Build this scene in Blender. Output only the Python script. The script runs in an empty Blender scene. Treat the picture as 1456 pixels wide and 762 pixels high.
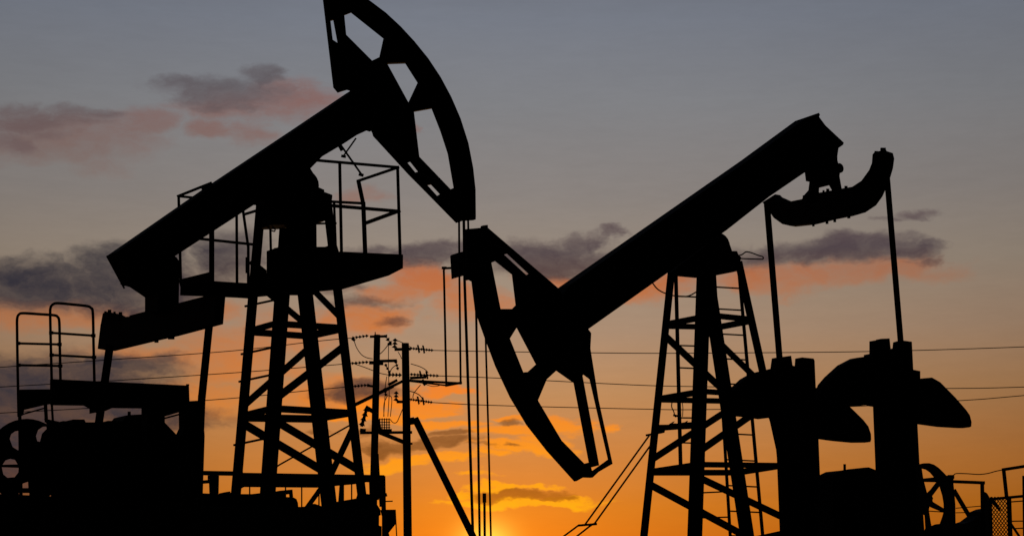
import bpy, bmesh, math, random
from mathutils import Vector, Matrix
from mathutils.geometry import tessellate_polygon
random.seed(7)
scene = bpy.context.scene
COL = scene.collection

# ------------------------------------------------------------------ camera
F = 2700.0                                   # focal length in photo pixels (photo 1456 wide)
PITCH = math.atan((900 - 381) / F)
CAM = Vector((0, 0, 1.2))
FW = Vector((0, math.cos(PITCH), math.sin(PITCH)))
UP = Vector((0, -math.sin(PITCH), math.cos(PITCH)))
RT = Vector((1, 0, 0))
cd = bpy.data.cameras.new('camera')
cam = bpy.data.objects.new('camera', cd); COL.objects.link(cam)
cam.location = CAM
cam.rotation_euler = (math.pi / 2 + PITCH, 0, 0)
cd.sensor_width = 36; cd.lens = F / 1456 * 36
cd.clip_start = 0.1; cd.clip_end = 20000
scene.camera = cam

def ray(x, y):
    return RT * ((x - 728) / F) + UP * ((381 - y) / F) + FW
def atY(x, y, Y):
    d = ray(x, y); return CAM + d * (Y / d.y)
def on_plane(x, y, p, n):
    d = ray(x, y); return CAM + d * ((p - CAM).dot(n) / d.dot(n))
def mpp(P):                                   # metres per photo pixel at point P
    return (P - CAM).dot(FW) / F
def proj(P):
    q = P - CAM; t = q.dot(FW)
    return Vector((728 + F * q.dot(RT) / t, 381 - F * q.dot(UP) / t))
def azel(x, y):
    d = ray(x, y).normalized(); return math.atan2(d.x, d.y), math.asin(d.z)
def lin(r, g, b):
    f = lambda c: (c / 255 / 12.92) if c / 255 <= .04045 else ((c / 255 + .055) / 1.055) ** 2.4
    return (f(r), f(g), f(b), 1)

# ------------------------------------------------------------------ world: dusk sky
SUN_AZ, SUN_EL = azel(700, 772)
w = bpy.data.worlds.new('World'); scene.world = w; w.use_nodes = True
nt = w.node_tree; nt.nodes.clear()
def N(t, **k):
    n = nt.nodes.new(t)
    for a, b in k.items(): setattr(n, a, b)
    return n
def L(a, b): nt.links.new(a, b)
def put(s, v):
    if hasattr(v, 'is_output'): L(v, s)
    elif isinstance(v, (int, float)) or not hasattr(s.default_value, '__len__'): s.default_value = v
    else: s.default_value = v
def M(op, a, b=None, c=None, clamp=False):
    n = N('ShaderNodeMath', operation=op); n.use_clamp = clamp
    put(n.inputs[0], a)
    if b is not None: put(n.inputs[1], b)
    if c is not None: put(n.inputs[2], c)
    return n.outputs[0]
def V(op, a, b=None, out=0):
    n = N('ShaderNodeVectorMath', operation=op)
    put(n.inputs[0], a)
    if b is not None: put(n.inputs[1], b)
    return n.outputs[out]
def sstep(x, lo, hi):
    n = N('ShaderNodeMapRange', interpolation_type='SMOOTHSTEP')
    put(n.inputs[0], x); n.inputs[1].default_value = lo; n.inputs[2].default_value = hi
    return n.outputs[0]
def mix(f, a, b, mode='MIX'):
    n = N('ShaderNodeMix', data_type='RGBA', blend_type=mode)
    put(n.inputs[0], f); put(n.inputs[6], a); put(n.inputs[7], b)
    return n.outputs[2]
def ramp(x, stops, interp='LINEAR'):
    n = N('ShaderNodeValToRGB'); put(n.inputs[0], x)
    e = n.color_ramp; e.interpolation = interp
    while len(e.elements) < len(stops): e.elements.new(0.5)
    for el, (p, c) in zip(e.elements, stops): el.position = p; el.color = c
    return n.outputs[0]
tc = N('ShaderNodeTexCoord')
sep = N('ShaderNodeSeparateXYZ'); L(V('NORMALIZE', tc.outputs['Generated']), sep.inputs[0])
AZ = M('ARCTAN2', sep.outputs[0], sep.outputs[1]); EL = M('ARCSINE', sep.outputs[2])
comb = N('ShaderNodeCombineXYZ'); L(AZ, comb.inputs[0]); L(EL, comb.inputs[1])
P0 = comb.outputs[0]
def noise(vec, sc, detail=6, rough=.55, out=0):
    n = N('ShaderNodeTexNoise'); n.noise_dimensions = '3D'
    L(vec, n.inputs['Vector']); n.inputs['Scale'].default_value = sc
    n.inputs['Detail'].default_value = detail; n.inputs['Roughness'].default_value = rough
    return n.outputs[out]
EN = 0.55
def ep(y, x=728): return azel(x, y)[1] / EN
SKY = [(0.0, lin(140, 70, 12)), (ep(790), lin(206, 104, 10)), (ep(720), lin(208, 120, 32)), (ep(650), lin(203, 129, 62)),
       (ep(560), lin(188, 138, 92)), (ep(470), lin(170, 140, 115)), (ep(380), lin(152, 137, 122)), (ep(280), lin(136, 129, 125)),
       (ep(150), lin(127, 128, 132)), (ep(30), lin(117, 122, 133)), (0.75, lin(74, 80, 94)), (1.0, lin(50, 56, 70))]
EF = M('DIVIDE', EL, EN, clamp=True)
sky = ramp(EF, SKY, 'LINEAR')
# brightness falls off away from the sun's azimuth (faster near the horizon)
dA = M('SUBTRACT', AZ, SUN_AZ)
q = M('DIVIDE', dA, 0.315); fall = M('DIVIDE', 1.0, M('ADD', 1.0, M('MULTIPLY', q, q)))
q2 = M('DIVIDE', dA, 0.62); fall2 = M('DIVIDE', 1.0, M('ADD', 1.0, M('MULTIPLY', q2, q2)))
hi = sstep(EL, .08, .24)
fmix = M('ADD', M('MULTIPLY', fall, M('SUBTRACT', 1.0, hi)), M('MULTIPLY', fall2, hi))
# faint uneven haze in the clear sky
hz = noise(V('MULTIPLY', P0, (1, 3, 1)), 7.0, 5, .6)
hz2 = noise(V('MULTIPLY', P0, (1, 5, 1)), 38, 9, .75)
sky = mix(1.0, sky, M('ADD', .86, M('ADD', M('MULTIPLY', hz, .12), M('MULTIPLY', hz2, .16))), 'MULTIPLY')
# physical twilight sky added thinly
nis = N('ShaderNodeTexSky'); nis.sky_type = 'NISHITA'; nis.sun_disc = False
nis.sun_elevation = SUN_EL; nis.sun_rotation = SUN_AZ; nis.dust_density = 2.5

# clouds, given by the direction in which each one hangs
wv = N('ShaderNodeTexNoise'); L(V('MULTIPLY', P0, (1, 1.6, 1)), wv.inputs['Vector'])
wv.inputs['Scale'].default_value = 16; wv.inputs['Detail'].default_value = 5; wv.inputs['Roughness'].default_value = .6
warp = V('MULTIPLY', V('SUBTRACT', wv.outputs['Color'], (.5, .5, .5)), (.085, .03, 0))
PW = V('ADD', P0, warp)
def blobs(lst):
    acc = None
    for (x, y, rx, ry, k) in lst:
        a, e = azel(x, y)
        d = V('MULTIPLY', V('SUBTRACT', PW, (a, e, 0)), (F / rx, F / ry, 0))
        g = M('SUBTRACT', k, V('DOT_PRODUCT', d, d, out=1))
        acc = g if acc is None else M('MAXIMUM', acc, g)
    return acc
DARK = [(20, 403, 110, 30, 1.35), (110, 412, 60, 30, 1.1), (160, 405, 60, 42, 1.2), (225, 402, 50, 48, 1.1), (205, 440, 70, 18, .8), (325, 372, 60, 42, .85), (300, 395, 60, 20, .7), (525, 354, 55, 12, .8), (455, 400, 60, 14, .5),
        (600, 366, 70, 18, 1.1), (650, 358, 30, 16, .9), (770, 368, 90, 26, 1.35), (830, 350, 50, 14, .9), (880, 342, 28, 8, .8), (1075, 360, 60, 20, 1.0), (1140, 356, 70, 18, 1.1), (1215, 354, 90, 18, 1.3),
        (1300, 356, 50, 14, 1.1), (1340, 370, 30, 9, .6), (1292, 303, 50, 9, .75), (1240, 312, 30, 6, .4), (318, 138, 84, 26, .95), (374, 112, 36, 18, .9), (285, 122, 46, 16, .75), (320, 160, 70, 9, .7),
        (30, 156, 44, 16, .75), (65, 175, 76, 18, .85), (32, 202, 32, 20, .85), (115, 166, 60, 13, .75), (90, 195, 50, 12, .4), (30, 545, 190, 46, 1.3), (170, 520, 90, 20, 1.1), (0, 600, 120, 48, 1.4), (140, 585, 150, 22, 1.25), (0, 650, 70, 44, 1.9), (505, 425, 60, 12, .6), (545, 452, 40, 8, .5),
        (520, 552, 55, 14, 1.0), (380, 470, 40, 12, .3)]
BROWN = [(625, 631, 52, 11, 1.2), (566, 634, 34, 10, 1.0), (648, 615, 30, 7, .9), (716, 596, 20, 8, 1.0), (728, 638, 26, 4, .5), (725, 703, 72, 7, 1.15), (785, 707, 30, 4, .9), (545, 612, 30, 6, .6), (680, 640, 30, 4, .4), (470, 612, 40, 6, .5)]
WARM = [(90, 205, 140, 36, 1.0), (60, 220, 70, 24, .8), (195, 175, 50, 18, .95), (312, 190, 46, 11, 1.15), (385, 150, 80, 28, .95), (310, 162, 76, 16, .9), (365, 195, 50, 14, .65),
        (40, 440, 130, 18, 1.15), (170, 452, 90, 14, .9), (290, 440, 60, 16, .7), (315, 505, 90, 40, .9), (420, 470, 90, 30, .7), (300, 560, 80, 30, .6), (590, 398, 60, 20, 1.3), (535, 412, 50, 18, .9),
        (520, 448, 60, 18, 1.25), (655, 430, 60, 30, .8), (800, 398, 50, 10, .9), (925, 404, 80, 20, 1.05), (1090, 393, 80, 20, 1.2), (1170, 384, 80, 16, 1),
        (1250, 384, 110, 17, 1), (1320, 374, 46, 13, .9), (480, 560, 110, 26, 1), (200, 500, 110, 12, .6), (600, 183, 18, 9, .7), (520, 285, 40, 15, .45), (700, 440, 60, 30, .5), (390, 520, 90, 12, .6)]
GOLD = [(634, 598, 44, 8, 1), (718, 587, 32, 5, 1.1), (727, 611, 56, 10, 1.15), (735, 638, 60, 9, 1), (600, 655, 80, 7, 1), (700, 650, 40, 6, .7), (720, 693.5, 58, 4.5, .9), (728, 713, 106, 6, 1.15), (655, 702, 36, 6, .8), (805, 708, 36, 5, .8),
        (806, 600, 34, 14, .95), (770, 625, 40, 12, .8), (600, 572, 44, 14, 1.1), (560, 592, 40, 10, .9), (620, 545, 40, 8, .8), (530, 575, 40, 10, .9), (480, 590, 50, 8, .7), (660, 680, 40, 4, .6), (560, 660, 60, 6, .8), (860, 606, 24, 10, .5)]
nA = noise(V('MULTIPLY', P0, (1, 2.0, 1)), 30, 9, .66)
nB = noise(V('MULTIPLY', V('ADD', P0, (3.1, 1.7, 0)), (1, 2.4, 1)), 26, 9, .66)
nC = noise(V('MULTIPLY', V('ADD', PW, (7.1, 4.7, 0)), (1, 4.2, 1)), 46, 9, .68)
nW = noise(V('MULTIPLY', P0, (1, 6, 1)), 60, 7, .68)
nF = noise(V('MULTIPLY', V('ADD', PW, (1.3, 2.2, 0)), (1, 2.2, 1)), 70, 8, .65)
def mask(b, n, k, kf, lo, hi, fine=None):
    t = M('ADD', b, M('MULTIPLY', M('SUBTRACT', n, .5), k)); t = M('ADD', t, M('MULTIPLY', M('SUBTRACT', fine or nF, .5), kf))
    return sstep(t, lo, hi)
mD = mask(blobs(DARK), nA, 1.5, 1.3, -.62, 1.1)
mW = mask(blobs(WARM), nB, 2.2, 1.3, -.85, 1.45)
mG = mask(blobs(GOLD), nC, 1.8, 1.6, -.6, .7, nW)
mB = mask(blobs(BROWN), nC, 1.2, 1.4, -.4, .8, nW)
warm_c = ramp(EF, [(ep(700), lin(250, 150, 30)), (ep(560), lin(226, 128, 50)), (ep(440), lin(196, 116, 66)), (ep(390), lin(186, 108, 68)),
                   (ep(250), lin(136, 104, 95)), (ep(150), lin(136, 99, 94))])
warm_c = mix(1.0, warm_c, mix(.62, (1, 1, 1, 1), fall), 'MULTIPLY')
gold_c = ramp(EF, [(ep(720), lin(255, 170, 16)), (ep(640), lin(255, 150, 22)), (ep(540), lin(242, 124, 34))])
dark_c = ramp(EF, [(ep(620), lin(33, 33, 43)), (ep(530), lin(40, 40, 50)), (ep(430), lin(92, 66, 60)), (ep(395), lin(84, 63, 62)), (ep(360), lin(76, 65, 71)),
                   (ep(250), lin(108, 90, 90)), (ep(200), lin(104, 86, 86)), (ep(130), lin(92, 86, 91))])
dark_c = mix(M('MULTIPLY', M('SUBTRACT', 1.0, sstep(AZ, azel(140, 400)[0], azel(560, 400)[0])), M('SUBTRACT', 1.0, sstep(EL, azel(100, 330)[1], azel(100, 240)[1]))), dark_c, lin(47, 46, 56))
base = mix(1.0, sky, fmix, 'MULTIPLY')
# glow round the sun just under the frame
def gau(cx, cy, sx, sy):
    a, e = azel(cx, cy)
    d = V('MULTIPLY', V('SUBTRACT', P0, (a, e, 0)), (F / sx, F / sy, 0))
    return M('EXPONENT', M('MULTIPLY', V('DOT_PRODUCT', d, d, out=1), -.5))
def addc(col, f, c): return mix(f, col, c, 'ADD')
base = addc(base, gau(700, 790, 230, 110), (.15, .03, -.016, 1))
nO = sstep(noise(V('MULTIPLY', V('ADD', PW, (5.3, 9.2, 0)), (1, 1.8, 1)), 48, 8, .62), .25, .72)
azn = sstep(M('ABSOLUTE', dA), .27, .05)
c1 = mix(M('MULTIPLY', mW, M('ADD', M('ADD', .46, M('MULTIPLY', azn, .40)), M('MULTIPLY', nO, .24))), base, warm_c)
c2 = mix(M('MULTIPLY', mG, M('ADD', .74, M('MULTIPLY', nO, .26))), c1, gold_c)
c3 = mix(M('MULTIPLY', mD, M('ADD', .76, M('MULTIPLY', nO, .24))), c2, dark_c)
brown_c = ramp(EF, [(ep(720), lin(168, 92, 12)), (ep(690), lin(150, 82, 20)), (ep(640), lin(124, 72, 30)), (ep(590), lin(134, 80, 40))])
c3 = mix(M('MULTIPLY', mB, M('ADD', .66, M('MULTIPLY', nO, .28))), c3, brown_c)
c3 = addc(c3, gau(691, 790, 100, 56), (.25, .065, -.004, 1))
c3 = addc(c3, gau(691, 782, 25, 24), (.7, .72, .09, 1))
# behind the camera and below the horizon the sky is nearly night
down = sstep(EL, -.10, .0)
c3 = mix(1.0, c3, M('ADD', .03, M('MULTIPLY', down, .97)), 'MULTIPLY')
back = M('MULTIPLY', M('ADD', M('MULTIPLY', sep.outputs[1], .5), .5), 1.0)
c3 = mix(1.0, c3, sstep(back, .25, .9), 'MULTIPLY')
bg = N('ShaderNodeBackground'); L(c3, bg.inputs[0]); bg.inputs[1].default_value = 1.0
bg2 = N('ShaderNodeBackground'); L(nis.outputs[0], bg2.inputs[0]); bg2.inputs[1].default_value = .0006
ad = N('ShaderNodeAddShader'); L(bg.outputs[0], ad.inputs[0]); L(bg2.outputs[0], ad.inputs[1])
wo = N('ShaderNodeOutputWorld'); L(ad.outputs[0], wo.inputs[0])

sl = bpy.data.lights.new('sun', 'SUN'); sl.energy = .25; sl.angle = math.radians(.5); sl.color = (1, .55, .22)
so = bpy.data.objects.new('sun', sl); COL.objects.link(so)
sd = Vector((math.sin(SUN_AZ) * math.cos(SUN_EL), math.cos(SUN_AZ) * math.cos(SUN_EL), math.sin(SUN_EL)))
so.rotation_euler = sd.to_track_quat('Z', 'Y').to_euler(); so.location = (0, 60, 40)
scene.view_settings.view_transform = 'Standard'; scene.view_settings.look = 'None'
scene.view_settings.exposure = 0; scene.view_settings.gamma = 1; scene.view_settings.use_curve_mapping = False

# ------------------------------------------------------------------ materials
def mat(name, c1, c2, rough=.8, sc=6, metal=0.0):
    m = bpy.data.materials.new(name); m.use_nodes = True
    t = m.node_tree; b = t.nodes['Principled BSDF']
    n = t.nodes.new('ShaderNodeTexNoise'); n.inputs['Scale'].default_value = sc; n.inputs['Detail'].default_value = 8
    o = t.nodes.new('ShaderNodeTexCoord'); t.links.new(o.outputs['Object'], n.inputs['Vector'])
    r = t.nodes.new('ShaderNodeValToRGB'); t.links.new(n.outputs[0], r.inputs[0])
    r.color_ramp.elements[0].position = .4; r.color_ramp.elements[0].color = (*c1, 1)
    r.color_ramp.elements[1].position = .65; r.color_ramp.elements[1].color = (*c2, 1)
    t.links.new(r.outputs[0], b.inputs['Base Color'])
    b.inputs['Roughness'].default_value = rough; b.inputs['Metallic'].default_value = metal
    b.inputs['Specular IOR Level'].default_value = .15
    return m
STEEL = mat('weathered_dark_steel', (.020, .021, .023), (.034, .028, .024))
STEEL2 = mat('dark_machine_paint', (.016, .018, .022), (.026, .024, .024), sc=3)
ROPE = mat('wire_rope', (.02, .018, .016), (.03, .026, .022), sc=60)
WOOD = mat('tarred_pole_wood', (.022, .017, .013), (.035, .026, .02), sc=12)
CONC = mat('dirty_concrete', (.05, .048, .045), (.08, .075, .07), sc=2)
SOIL = mat('oil_field_soil', (.03, .026, .02), (.055, .046, .034), rough=.95, sc=.4)
CERAM = mat('brown_insulator_glaze', (.03, .018, .012), (.04, .024, .016), rough=.6, sc=20)

# ------------------------------------------------------------------ geometry helpers
class MB:
    def __init__(self): self.v = []; self.f = []
    def add(self, vs, fs):
        o = len(self.v); self.v += [Vector(p) for p in vs]; self.f += [[i + o for i in f] for f in fs]; return self
    def box8(self, c):                       # 4 bottom + 4 top corners
        return self.add(c, [(0, 1, 2, 3), (4, 5, 6, 7), (0, 1, 5, 4), (1, 2, 6, 5), (2, 3, 7, 6), (3, 0, 4, 7)])
    def bar(self, a, b, wm, dm=None):
        a = Vector(a); b = Vector(b); d = (b - a).normalized()
        dm = dm or wm
        view = ((a + b) / 2 - CAM).normalized()
        s = d.cross(view)
        if s.length < 1e-4: s = Vector((1, 0, 0))
        s.normalize(); t = d.cross(s).normalized()
        s = s * wm / 2; t = t * dm / 2
        return self.box8([a - s - t, a + s - t, a + s + t, a - s + t, b - s - t, b + s - t, b + s + t, b - s + t])
    def tube(self, path, r, n=8, r2=None):
        path = [Vector(p) for p in path]; m = len(path); vs = []; fs = []
        prev = None
        for i, p in enumerate(path):
            d = (path[min(i + 1, m - 1)] - path[max(i - 1, 0)]).normalized()
            if prev is None:
                ref = Vector((0, 0, 1)) if abs(d.z) < .9 else Vector((1, 0, 0))
                s = d.cross(ref).normalized()
            else:
                s = (prev - d * prev.dot(d)).normalized()
            prev = s; t = d.cross(s)
            rr = r if r2 is None else r + (r2 - r) * i / (m - 1)
            for k in range(n):
                a = 2 * math.pi * k / n; vs.append(p + (s * math.cos(a) + t * math.sin(a)) * rr)
        for i in range(m - 1):
            for k in range(n):
                k2 = (k + 1) % n; fs.append((i * n + k, i * n + k2, (i + 1) * n + k2, (i + 1) * n + k))
        fs.append(list(range(n))); fs.append([(m - 1) * n + k for k in range(n)])
        return self.add(vs, fs)
    def build(self, name, m=None, parent=None, base=None):
        me = bpy.data.meshes.new(name)
        off = base if base is not None else (root_base(parent) if parent else Vector((0, 0, 0)))
        me.from_pydata([p - off for p in self.v], [], self.f)
        bm = bmesh.new(); bm.from_mesh(me); bmesh.ops.recalc_face_normals(bm, faces=bm.faces); bm.to_mesh(me); bm.free()
        me.materials.append(m or STEEL)
        o = bpy.data.objects.new(name, me); COL.objects.link(o)
        if parent: o.parent = parent
        else: o.location = off
        return o
def root_base(o):
    while o.parent: o = o.parent
    return o.location.copy()
def tag(o, label=None, cat=None, group=None, kind=None):
    for k, v in (('label', label), ('category', cat), ('group', group), ('kind', kind)):
        if v: o[k] = v
    return o
def thing(name, loc, label, cat, group=None):
    o = bpy.data.objects.new(name, None); COL.objects.link(o); o.location = loc
    o.empty_display_size = .3
    return tag(o, label, cat, group)
def C(ox, oy, s, pts): return [(ox + x / s, oy + y / s) for x, y in pts]

def inset(poly, v, hole=False):
    """shrink the solid side of every edge by half the sweep v, so the thick prism keeps the outline"""
    n = len(poly); P = [Vector(p) for p in poly]
    A = sum(P[i].x * P[(i + 1) % n].y - P[(i + 1) % n].x * P[i].y for i in range(n))
    sg = 1 if A > 0 else -1
    if hole: sg = -sg
    ed = []
    for i in range(n):
        d = (P[(i + 1) % n] - P[i]).normalized(); nin = Vector((-d.y, d.x)) * sg
        ed.append((P[i] + nin * abs(nin.dot(v)) / 2, d, abs(nin.dot(v)) / 2))
    out = []
    for i in range(n):
        p, d, o1 = ed[i - 1]; q, e, o2 = ed[i]
        cr = d.x * e.y - d.y * e.x
        if abs(cr) < .15: r = q
        else:
            t = ((q.x - p.x) * e.y - (q.y - p.y) * e.x) / cr; r = p + d * t
        mx = 2.2 * max(o1, o2, .01)
        if (r - P[i]).length > mx: r = P[i] + (r - P[i]).normalized() * mx
        out.append(r)
    return out
def prism(mb, poly, p, n, width, holes=(), keep=True):
    """thick plate: outline given in photo pixels, unprojected on the plane (p, n), thickness along n"""
    c = sum((Vector(q) for q in poly), Vector((0, 0))) / len(poly)
    c3 = on_plane(c.x, c.y, p, n)
    v = proj(c3 + n * width / 2) - proj(c3 - n * width / 2)
    loops = [inset(poly, v) if keep else [Vector(q) for q in poly]] + [inset(h, v, True) for h in holes]
    tri = tessellate_polygon([[Vector((q.x, q.y, 0)) for q in l] for l in loops])
    pts = [on_plane(q.x, q.y, p, n) for l in loops for q in l]; k = len(pts)
    vs = [q + n * width / 2 for q in pts] + [q - n * width / 2 for q in pts]
    fs = [tuple(t) for t in tri] + [tuple(i + k for i in t) for t in tri]
    o = 0
    for l in loops:
        m = len(l)
        for i in range(m):
            a, b = o + i, o + (i + 1) % m; fs.append((a, b, b + k, a + k))
        o += m
    return mb.add(vs, fs)
def ell(mb, c, n, r, width, seg=20):                    # round drum, axis n
    s = n.cross(Vector((0, 0, 1))).normalized(); t = n.cross(s)
    vs = []
    for sgn in (-1, 1):
        for k in range(seg):
            a = 2 * math.pi * k / seg; vs.append(c + n * sgn * width / 2 + (s * math.cos(a) + t * math.sin(a)) * r)
    fs = [list(range(seg)), [seg + k for k in range(seg)]] + [(k, (k + 1) % seg, seg + (k + 1) % seg, seg + k) for k in range(seg)]
    return mb.add(vs, fs)

class Frame:
    """vertical working plane of a machine: u along its beam (right, receding), n across it (right, nearer)"""
    def __init__(s, px, py, Y, deg):
        s.o = atY(px, py, Y); a = math.radians(deg)
        s.u = Vector((math.cos(a), math.sin(a), 0)); s.n = Vector((math.sin(a), -math.cos(a), 0))
    def P(s, x, y, off=0.0): return on_plane(x, y, s.o + s.n * off, s.n)
    def bar(s, mb, a, b, wpx, oa=0.0, ob=None, dep=None):
        A = s.P(*a, oa); B = s.P(*b, oa if ob is None else ob)
        wm = wpx * mpp((A + B) / 2); return mb.bar(A, B, wm, dep or wm)
    def tube(s, mb, pts, wpx, off=0.0, n=8):
        q = [s.P(x, y, off if not hasattr(off, '__len__') else off[i]) for i, (x, y) in enumerate(pts)]
        return mb.tube(q, wpx / 2 * mpp(q[0]), n)
    def plate(s, mb, poly, width, off=0.0, holes=()): return prism(mb, poly, s.o + s.n * off, s.n, width, holes)
def ybar(mb, a, b, wpx, Y, Yb=None, dep=None):
    A = atY(*a, Y); B = atY(*b, Yb or Y); wm = wpx * mpp(A); return mb.bar(A, B, wm, dep or wm)
def ytube(mb, pts, wpx, Y, n=6):
    q = [atY(x, y, Y) for x, y in pts]; return mb.tube(q, wpx / 2 * mpp(q[0]), n)
def curve(pts, k=8):                                     # catmull-rom through photo points
    out = []
    for i in range(len(pts) - 1):
        p = [Vector(pts[max(0, min(len(pts) - 1, j))]) for j in (i - 1, i, i + 1, i + 2)]
        for j in range(k):
            t = j / k
            out.append(tuple(.5 * ((2 * p[1]) + (p[2] - p[0]) * t + (2 * p[0] - 5 * p[1] + 4 * p[2] - p[3]) * t * t + (3 * p[1] - p[0] - 3 * p[2] + p[3]) * t ** 3)))
    return out + [tuple(pts[-1])]

# ------------------------------------------------------------------ ground
PAD = 2.4
def hgt(x, y):
    e = min(min(y - 25.5, 120 - y) / 2.0, min(x + 60, 60 - x) / 4)
    e = max(0, min(1, e)); z = PAD * (e * e * (3 - 2 * e))
    return z + .03 * math.sin(x * 1.7 + y) * math.sin(y * 1.3 - x * .6)
xs = [-6000, -2000, -600, -200, -90] + [i * 1.5 for i in range(-44, 45)] + [90, 200, 600, 2000, 6000]
ys = [-6000, -1500, -300, -60] + [i * 1.2 for i in range(-20, 106)] + [160, 300, 800, 2500, 9000]
g = MB(); g.v = [Vector((x, y, hgt(x, y))) for y in ys for x in xs]; nx = len(xs)
g.f = [(j * nx + i, j * nx + i + 1, (j + 1) * nx + i + 1, (j + 1) * nx + i) for j in range(len(ys) - 1) for i in range(nx - 1)]
tag(g.build('ground', SOIL), kind='structure')

# ================================================================== LEFT PUMPJACK
LF = Frame(415, 600, 32, 35)
LJ = thing('pumpjack', LF.P(415, 712) , 'pumpjack nearer the rail platform, its horse head raised high beside the cloudless sky', 'pumpjack', 'pumpjacks at work against the sunset')
c1 = lambda p: C(430, 0, 2.243, p)
c2 = lambda p: C(130, 120, 2.382, p)
c3_ = lambda p: C(0, 400, 2.382, p)
# horse head
OUT = [(457, -16), (500, -16)] + c1([(210, 0), (262, 38), (310, 82), (355, 130), (400, 185), (440, 245), (475, 310), (505, 380), (530, 460), (545, 540), (552, 610), (553, 703),
       (510, 705), (490, 712), (380, 600), (340, 560), (225, 435), (215, 395), (150, 285), (112, 297), (98, 280)])
HOL = [c1(h) for h in ([(90, 68), (98, 66), (112, 138), (97, 128)], [(134, 50), (155, 42), (258, 124), (245, 183), (222, 194), (140, 112)],
       [(272, 206), (328, 204), (367, 265), (338, 327)], [(356, 358), (412, 348), (440, 420), (463, 490), (482, 600), (473, 604), (373, 500)],
       [(332, 515), (340, 513), (368, 548), (360, 550)], [(400, 592), (410, 590), (438, 620), (430, 625)])]
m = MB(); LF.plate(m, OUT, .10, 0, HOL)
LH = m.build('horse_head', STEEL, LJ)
m = MB()
ARC = [(500, -16)] + c1([(210, 0), (262, 38), (310, 82), (355, 130), (400, 185), (440, 245), (475, 310), (505, 380), (530, 460), (545, 540), (552, 610), (553, 703),
       (512, 705), (510, 640), (485, 560), (462, 450), (432, 370), (395, 290), (350, 215), (285, 130), (205, 55), (150, 12)]) + [(490, -10)]
LF.plate(m, ARC, .34); m.build('rope_face', STEEL, LH)
m = MB(); LF.plate(m, c1([(140, 118), (222, 198), (262, 205), (330, 330), (352, 365), (368, 500), (330, 530), (225, 430), (150, 290), (110, 280), (100, 150)]), .30)
m.build('head_bracket', STEEL, LH)
# walking beam
m = MB(); LF.plate(m, [(151, 364.3), (297.9, 262.7), (423.9, 178.8), (500, 128), (545, 100), (575, 140), (560, 172), (527, 188), (521, 186), (503, 194), (478.5, 210.5), (457, 223), (440.7, 239.6),
                       (360.9, 291.3), (256, 359.3), (176.2, 411)], .42)
LB = m.build('walking_beam', STEEL, LJ)
m = MB(); LF.plate(m, [(286, 268), (301, 259), (303, 264), (288, 273)], .05); m.build('lug', STEEL, LB)
m = MB(); LF.plate(m, [(150.6, 364.3), (153, 362.8), (178, 409.5), (175.8, 411)], .02)
m.build('end_plate', STEEL, LB)
m = MB(); LF.plate(m, [(170, 404), (184.7, 408.4), (206, 423), (206, 448), (254, 436), (255, 372), (251, 366), (240, 360), (200, 388)], .5)
LT = m.build('tail_bearing', STEEL2, LJ)
# under-beam prop
m = MB(); LF.tube(m, [(480, 200), (514.5, 249)], 3, .1); LF.tube(m, [(506, 197), (487.7, 223)], 2.5, .1)
LF.bar(m, (482, 205), (487, 214), 6, .1); LF.bar(m, (486, 222), (491, 223), 4, .1); LF.bar(m, (511, 248), (516, 249.5), 4.5, .1)
m.build('locking_rod', STEEL, LB)
# equalizer and pitmans
pe = LF.P(232, 455); m = MB()
prism(m, c3_([(340, 145), (330, 228), (385, 237), (528, 202), (590, 189), (755, 145), (763, 50), (700, 50), (610, 72), (490, 102), (440, 115), (430, 128), (345, 140)]), pe, LF.u, .16)
LEQ = m.build('equalizer', STEEL, LJ)
m = MB(); prism(m, c3_([(340, 150), (348, 108), (362, 102), (412, 112), (426, 120), (440, 118), (440, 160), (345, 170)]), pe, LF.u, .04); m.build('end_plate', STEEL, LEQ)
for x, y0, y1, wp in ((371, 130, 97, 12), (408, 135, 105, 12), (388, 130, 103, 8), (530, 195, 206, 14), (580, 182, 194, 22), (357, 135, 102, 8)):
    m = MB(); A_ = on_plane(*c3_([(x, y0)])[0], pe, LF.u); B_ = on_plane(*c3_([(x, y1)])[0], pe, LF.u); m.bar(A_, B_, wp / 2.382 * mpp(A_)); m.build('bolt', STEEL, LEQ)
m = MB(); LF.bar(m, (156.5, 490), (139, 612), 11.5, -1.7, dep=.1); m.build('pitman', STEEL, LJ)
m = MB(); LF.bar(m, (298.5, 452), (287, 565), 11, 1.7, dep=.1); LF.bar(m, (287, 562), (281, 700), 11, 1.7, dep=.12); m.build('pitman', STEEL, LJ)
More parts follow.
